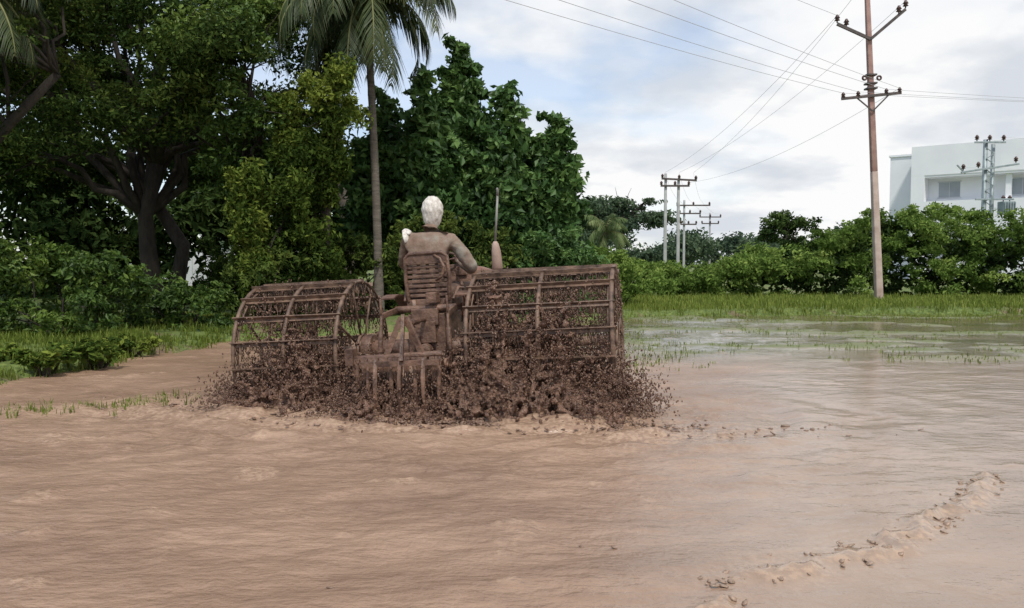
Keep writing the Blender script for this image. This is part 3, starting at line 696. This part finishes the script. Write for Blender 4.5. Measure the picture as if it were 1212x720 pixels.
tp=[(-.20,.17,1.50),(-.215,.185,1.56),(-.225,.22,1.605),(-.23,.28,1.625),(-.23,.34,1.60),(-.22,.385,1.54),(-.215,.40,1.46)]
m.tube(tp,[.025,.038,.042,.042,.042,.038,.03],14,sq=.35,jit=.12); m.tube([(-.18,.19,1.585),(-.21,.21,1.605),(-.245,.25,1.595),(-.27,.28,1.565)],[.014,.022,.022,.014],12,sq=.6,jit=.12)
m.obj('shoulder_towel',M_cloth,DR)
# ---------------------------------------------------------------- poles & wires
def insul(m,p,s=1):
    p=Vector(p); m.tube([p,p+Vector((0,0,.05*s)),p+Vector((0,0,.07*s)),p+Vector((0,0,.12*s)),p+Vector((0,0,.14*s)),p+Vector((0,0,.2*s)),p+Vector((0,0,.24*s))],[.02*s,.02*s,.085*s,.045*s,.085*s,.05*s,.03*s],10)
def wire(m,a,b,sag,n=18,r=.0055):
    a=Vector(a);b=Vector(b); m.tube([a.lerp(b,i/n)-Vector((0,0,4*sag*(i/n)*(1-i/n))) for i in range(n+1)],r,4,caps=False)
PB=Vector((11.3,24.7,0)); PT=Vector((10.70,24.7,9.75)); ax=PT-PB
def onp(z): return PB+ax*(z/9.75)
e=empty('utility_pole',PB)
m=MB(); m.tube([onp(z)-PB for z in(-.3,0,3,4.1)],[.15,.15,.135,.125],4); m.obj('lower_shaft',M_conc,e,.02)
m=MB(); m.tube([onp(z)-PB for z in(4.1,6,8,9.75)],[.12,.11,.10,.085],4); m.obj('upper_shaft',M_rust,e,.012)
m=MB(); c=onp(8.05)-PB; ua=c+Vector((-.98,.1,.48)); ub=c+Vector((.98,-.1,.85))
m.beam(c+Vector((0,-.12,0)),ua+Vector((0,-.12,0)),.07,.09); m.beam(c+Vector((0,-.12,0)),ub+Vector((0,-.12,0)),.07,.09)
c2=onp(6.35)-PB; m.beam(c2+Vector((-.95,-.13,-.08)),c2+Vector((.85,-.13,.10)),.07,.08)
m.beam(c2+Vector((-.5,-.13,-.04)),c2+Vector((0,-.14,-.45)),.03,.04); m.beam(c2+Vector((.5,-.13,.06)),c2+Vector((0,-.14,-.45)),.03,.04)
for z in(6.75,7.0,6.6): m.box(onp(z)-PB,(.30,.30,.05))
m.obj('crossarms',M_iron,e,.004)
m=MB()
for p in(ua,ub,ua+Vector((.28,0,-.12)),ub+Vector((-.2,0,-.16))): insul(m,p+Vector((0,-.12,.03)),1.0)
low=[c2+Vector((x,-.13,.0+x*.09)) for x in(-.9,-.45,.4,.8)]
for p in low: insul(m,p,.8)
for dx in(-.22,.22): m.ring(onp(6.9)-PB+Vector((dx,-.1,0)),.06,.03,'y',10,6)
m.obj('insulators',M_ins,e)
w=MB()
lowW=[p+PB+Vector((0,0,.17)) for p in low]; topW=[ua+PB+Vector((0,-.12,.25)),ub+PB+Vector((0,-.12,.25)),PT+Vector((0,0,.1))]
for i,p in enumerate(lowW): wire(w,p,(-23+i*.5+2,-4-i*1.3,7.2),.55,28)
for i,p in enumerate(topW): wire(w,p,(-21+i*.8,-4-i*.8,9.8),.6,28)
for i,p in enumerate(lowW[:3]): wire(w,p,(44,28+i*.5,6.6),.3)
def hpole(name,loc,h,arms,mtl=M_greypole,r=.13,double=0):
    e=empty(name,loc); m=MB(); m.tube([(0,0,-.2),(0,0,h*.5),(0,0,h)],[r,r*.85,r*.7],4)
    if double: m.tube([(double,0,-.2),(double,0,h*.5),(double,0,h*.95)],[r,r*.85,r*.7],4)
    m.obj('shaft',mtl,e,.01); a=MB(); ii=MB()
    for z,x0,x1,dz in arms:
        a.beam((x0,-r,z),(x1,-r,z+dz),.09,.10)
        for q in range(3):
            t=min(1,(q+.05)/2.1); insul(ii,(x0+(x1-x0)*t,-r,z+dz*t),1.1)
    a.obj('crossarms',M_iron,e); ii.obj('insulators',M_ins,e); return e
hpole('utility_pole',(8.55,45,0),6.3,[(6.0,-.25,1.7,-.1),(5.6,-.3,1.3,0)],double=.72)
hpole('utility_pole',(12.8,60,0),6.0,[(5.6,-.6,1.9,0),(5.0,-.4,1.2,0),(4.2,-.3,.9,0)])
hpole('utility_pole',(18.4,75,0),6.0,[(5.6,-1.0,1.0,0),(5.0,-.8,.8,0)])
for i in range(3):
    wire(w,topW[i],(8.5+i*.8,45,6.35),.5); wire(w,(8.5+i*.8,45,6.3),(12.5+i*.8,60,5.9),.3); wire(w,(12.5+i*.8,60,5.9),(18+i*.7,75,5.9),.3)
wire(w,lowW[3],(9.9,45,5.8),.5)
e=empty('transformer_pole',(22.2,38,0)); m=MB()
m.tube([(0,0,-.2),(0,0,7.1)],[.12,.10],4); m.tube([(.42,.1,-.2),(.42,.1,6.9)],[.10,.09],4)
for z in np.arange(2.2,6.4,.5): m.beam((0,-.1,z),(.42,0,z+.25),.03,.03); m.beam((.42,0,z+.25),(0,-.1,z+.5),.03,.03)
m.obj('shafts',M_galv,e)
m=MB(); m.beam((-.6,-.16,6.95),(.85,-.16,6.95),.08,.08); m.beam((-1.2,-.16,5.55),(1.5,-.16,5.95),.08,.09); m.beam((-1.0,-.16,5.5),(-1.4,-.16,5.9),.06,.06); m.beam((-.5,-.16,4.3),(1.3,-.16,4.3),.08,.08)
m.box((1.0,-.1,3.9),(.55,.5,.6)); 
for k in range(5): m.box((.76+.12*k,-.38,3.9),(.03,.08,.5))
m.obj('arms_and_transformer',M_galv,e,.01)
m=MB()
for p in((-.5,-.16,7.0),(.1,-.16,7.0),(.75,-.16,7.0),(-1.1,-.16,5.65),(-.4,-.16,5.75),(1.35,-.16,6.0),(.85,-.1,4.2),(1.15,-.1,4.2)): insul(m,p,1.2)
m.obj('insulators',M_ins,e)
wire(w,(22.9,38,7.2),(48,40,7.4),.3); wire(w,(21.2,38,5.8),(48,40,6.2),.3)
w.obj('power_lines',M_wire)
# ---------------------------------------------------------------- white building
e=empty('white_building',(29.6,60,0)); th=math.atan2(-10,13); e.rotation_euler=(0,0,th)
m=MB(); L=34
def slab(z0,z1,y0,y1,x0=0,x1=L): m.box(((x0+x1)/2,(y0+y1)/2,(z0+z1)/2),(x1-x0,y1-y0,z1-z0))
slab(7.75,9.9,0,.3); slab(3.7,5.85,0,.3); slab(0,1.6,0,.3)
slab(0,9.897,0.003,12,-.0,.9)
slab(7.6,7.75,.05,12,.9,L); slab(5.7,5.85,.303,12,.9,L); slab(3.55,3.7,.05,12,.9,L)
slab(0,9.3,1.6,12,.903,L)
for k in range(5): slab(5.853,7.597,.35,.75,6+6*k,6.35+6*k); slab(1.603,3.547,.35,.75,6+6*k,6.35+6*k)
m.obj('walls',M_wall,e)
m=MB(); slab(0,9.55,2.5,9,-2.0,-.003); slab(9.55,9.7,2.4,9.1,-2.1,-.003); m.obj('stair_block',M_wall,e)
m=MB()
for k in range(7):
    for z in(6.15,1.95):
        x=1.6+4.6*k; m.box((x+.7,1.585,z+.6),(1.4,.03,1.1))
m.obj('windows',M_glass,e)
m=MB()
for k in range(7):
    for z in(6.15,1.95):
        x=1.6+4.6*k
        m.box((x+.7,1.56,z+1.18),(1.56,.06,.07)); m.box((x+.7,1.56,z+.02),(1.56,.08,.07)); m.box((x+.7,1.555,z+.6),(.05,.04,1.08))
m.obj('window_frames',M_greywall,e)
e=empty('compound_wall',(-24,42,0)); m=MB(); m.box((7,0,1.0),(16,.25,2.0)); m.box((7,0,2.04),(16.1,.36,.08))
for k in range(7): m.box((-.6+2.6*k,-.02,1.05),(.35,.40,2.1))
m.obj('wall_panels',M_greywall,e)
# ---------------------------------------------------------------- light & sky
sd=Vector((.10,-.52,.85)).normalized(); el=math.asin(sd.z); rot=math.atan2(sd.x,sd.y)
L_=bpy.data.lights.new('sun','SUN'); L_.energy=2.7; L_.angle=math.radians(5); L_.color=(1,.95,.87)
so=link(bpy.data.objects.new('sun',L_)); so.rotation_euler=(-sd).to_track_quat('-Z','Y').to_euler()
W=bpy.data.worlds.new('World'); S.world=W; W.use_nodes=True; nt=W.node_tree; nt.nodes.clear()
out=nt.nodes.new('ShaderNodeOutputWorld'); bg=nt.nodes.new('ShaderNodeBackground'); bg.inputs[1].default_value=.1
sky=nt.nodes.new('ShaderNodeTexSky'); sky.sky_type='NISHITA'; sky.sun_disc=False; sky.sun_elevation=el; sky.sun_rotation=rot; sky.air_density=1.0; sky.dust_density=.8
tc=nt.nodes.new('ShaderNodeTexCoord'); sx=nt.nodes.new('ShaderNodeSeparateXYZ'); nt.links.new(tc.outputs['Generated'],sx.inputs[0])
zz=math_(nt,'ADD',math_(nt,'MAXIMUM',sx.outputs[2],0),.24)
cb=nt.nodes.new('ShaderNodeCombineXYZ'); nt.links.new(math_(nt,'DIVIDE',sx.outputs[0],zz),cb.inputs[0]); nt.links.new(math_(nt,'DIVIDE',sx.outputs[1],zz),cb.inputs[1])
n1=noise(nt,1.0,6,cb.outputs[0],.5)
az=math_(nt,'MULTIPLY',sx.outputs[0],.45); f=math_(nt,'ADD',n1,az)      # thicker cloud towards the east
f=math_(nt,'SUBTRACT',f,math_(nt,'MULTIPLY',sx.outputs[2],.20))
fac=ramp(nt,f,[(.42,0.42),(.50,.86),(.56,1.)])
n2=noise(nt,1.8,6,cb.outputs[0],.52)
cc=ramp(nt,n2,[(.38,(.71,.75,.81)),(.47,(.85,.875,.91)),(.53,(1.0,1.0,1.0))])
vm=nt.nodes.new('ShaderNodeVectorMath'); vm.operation='SCALE'; vm.inputs[3].default_value=9.8; nt.links.new(cc,vm.inputs[0])
sc=nt.nodes.new('ShaderNodeVectorMath'); sc.operation='MULTIPLY'; sc.inputs[1].default_value=(1.6,1.65,1.72); nt.links.new(sky.outputs[0],sc.inputs[0])
c=mix(nt,fac,sc.outputs[0],vm.outputs[0])
nt.links.new(c,bg.inputs[0]); nt.links.new(bg.outputs[0],out.inputs[0])
# ---------------------------------------------------------------- camera
cam=bpy.data.cameras.new('camera'); cam.lens=28.25; cam.sensor_width=36; cam.clip_end=3000; cam.clip_start=.05
co=link(bpy.data.objects.new('camera',cam)); co.location=(0,0,1.3); co.rotation_euler=(math.radians(90-2.89),0,0); S.camera=co
S.view_settings.view_transform='Standard'; S.view_settings.look='None'; S.view_settings.exposure=0; S.view_settings.gamma=1
print('faces',sum(len(o.data.polygons) for o in bpy.data.objects if o.type=='MESH'))
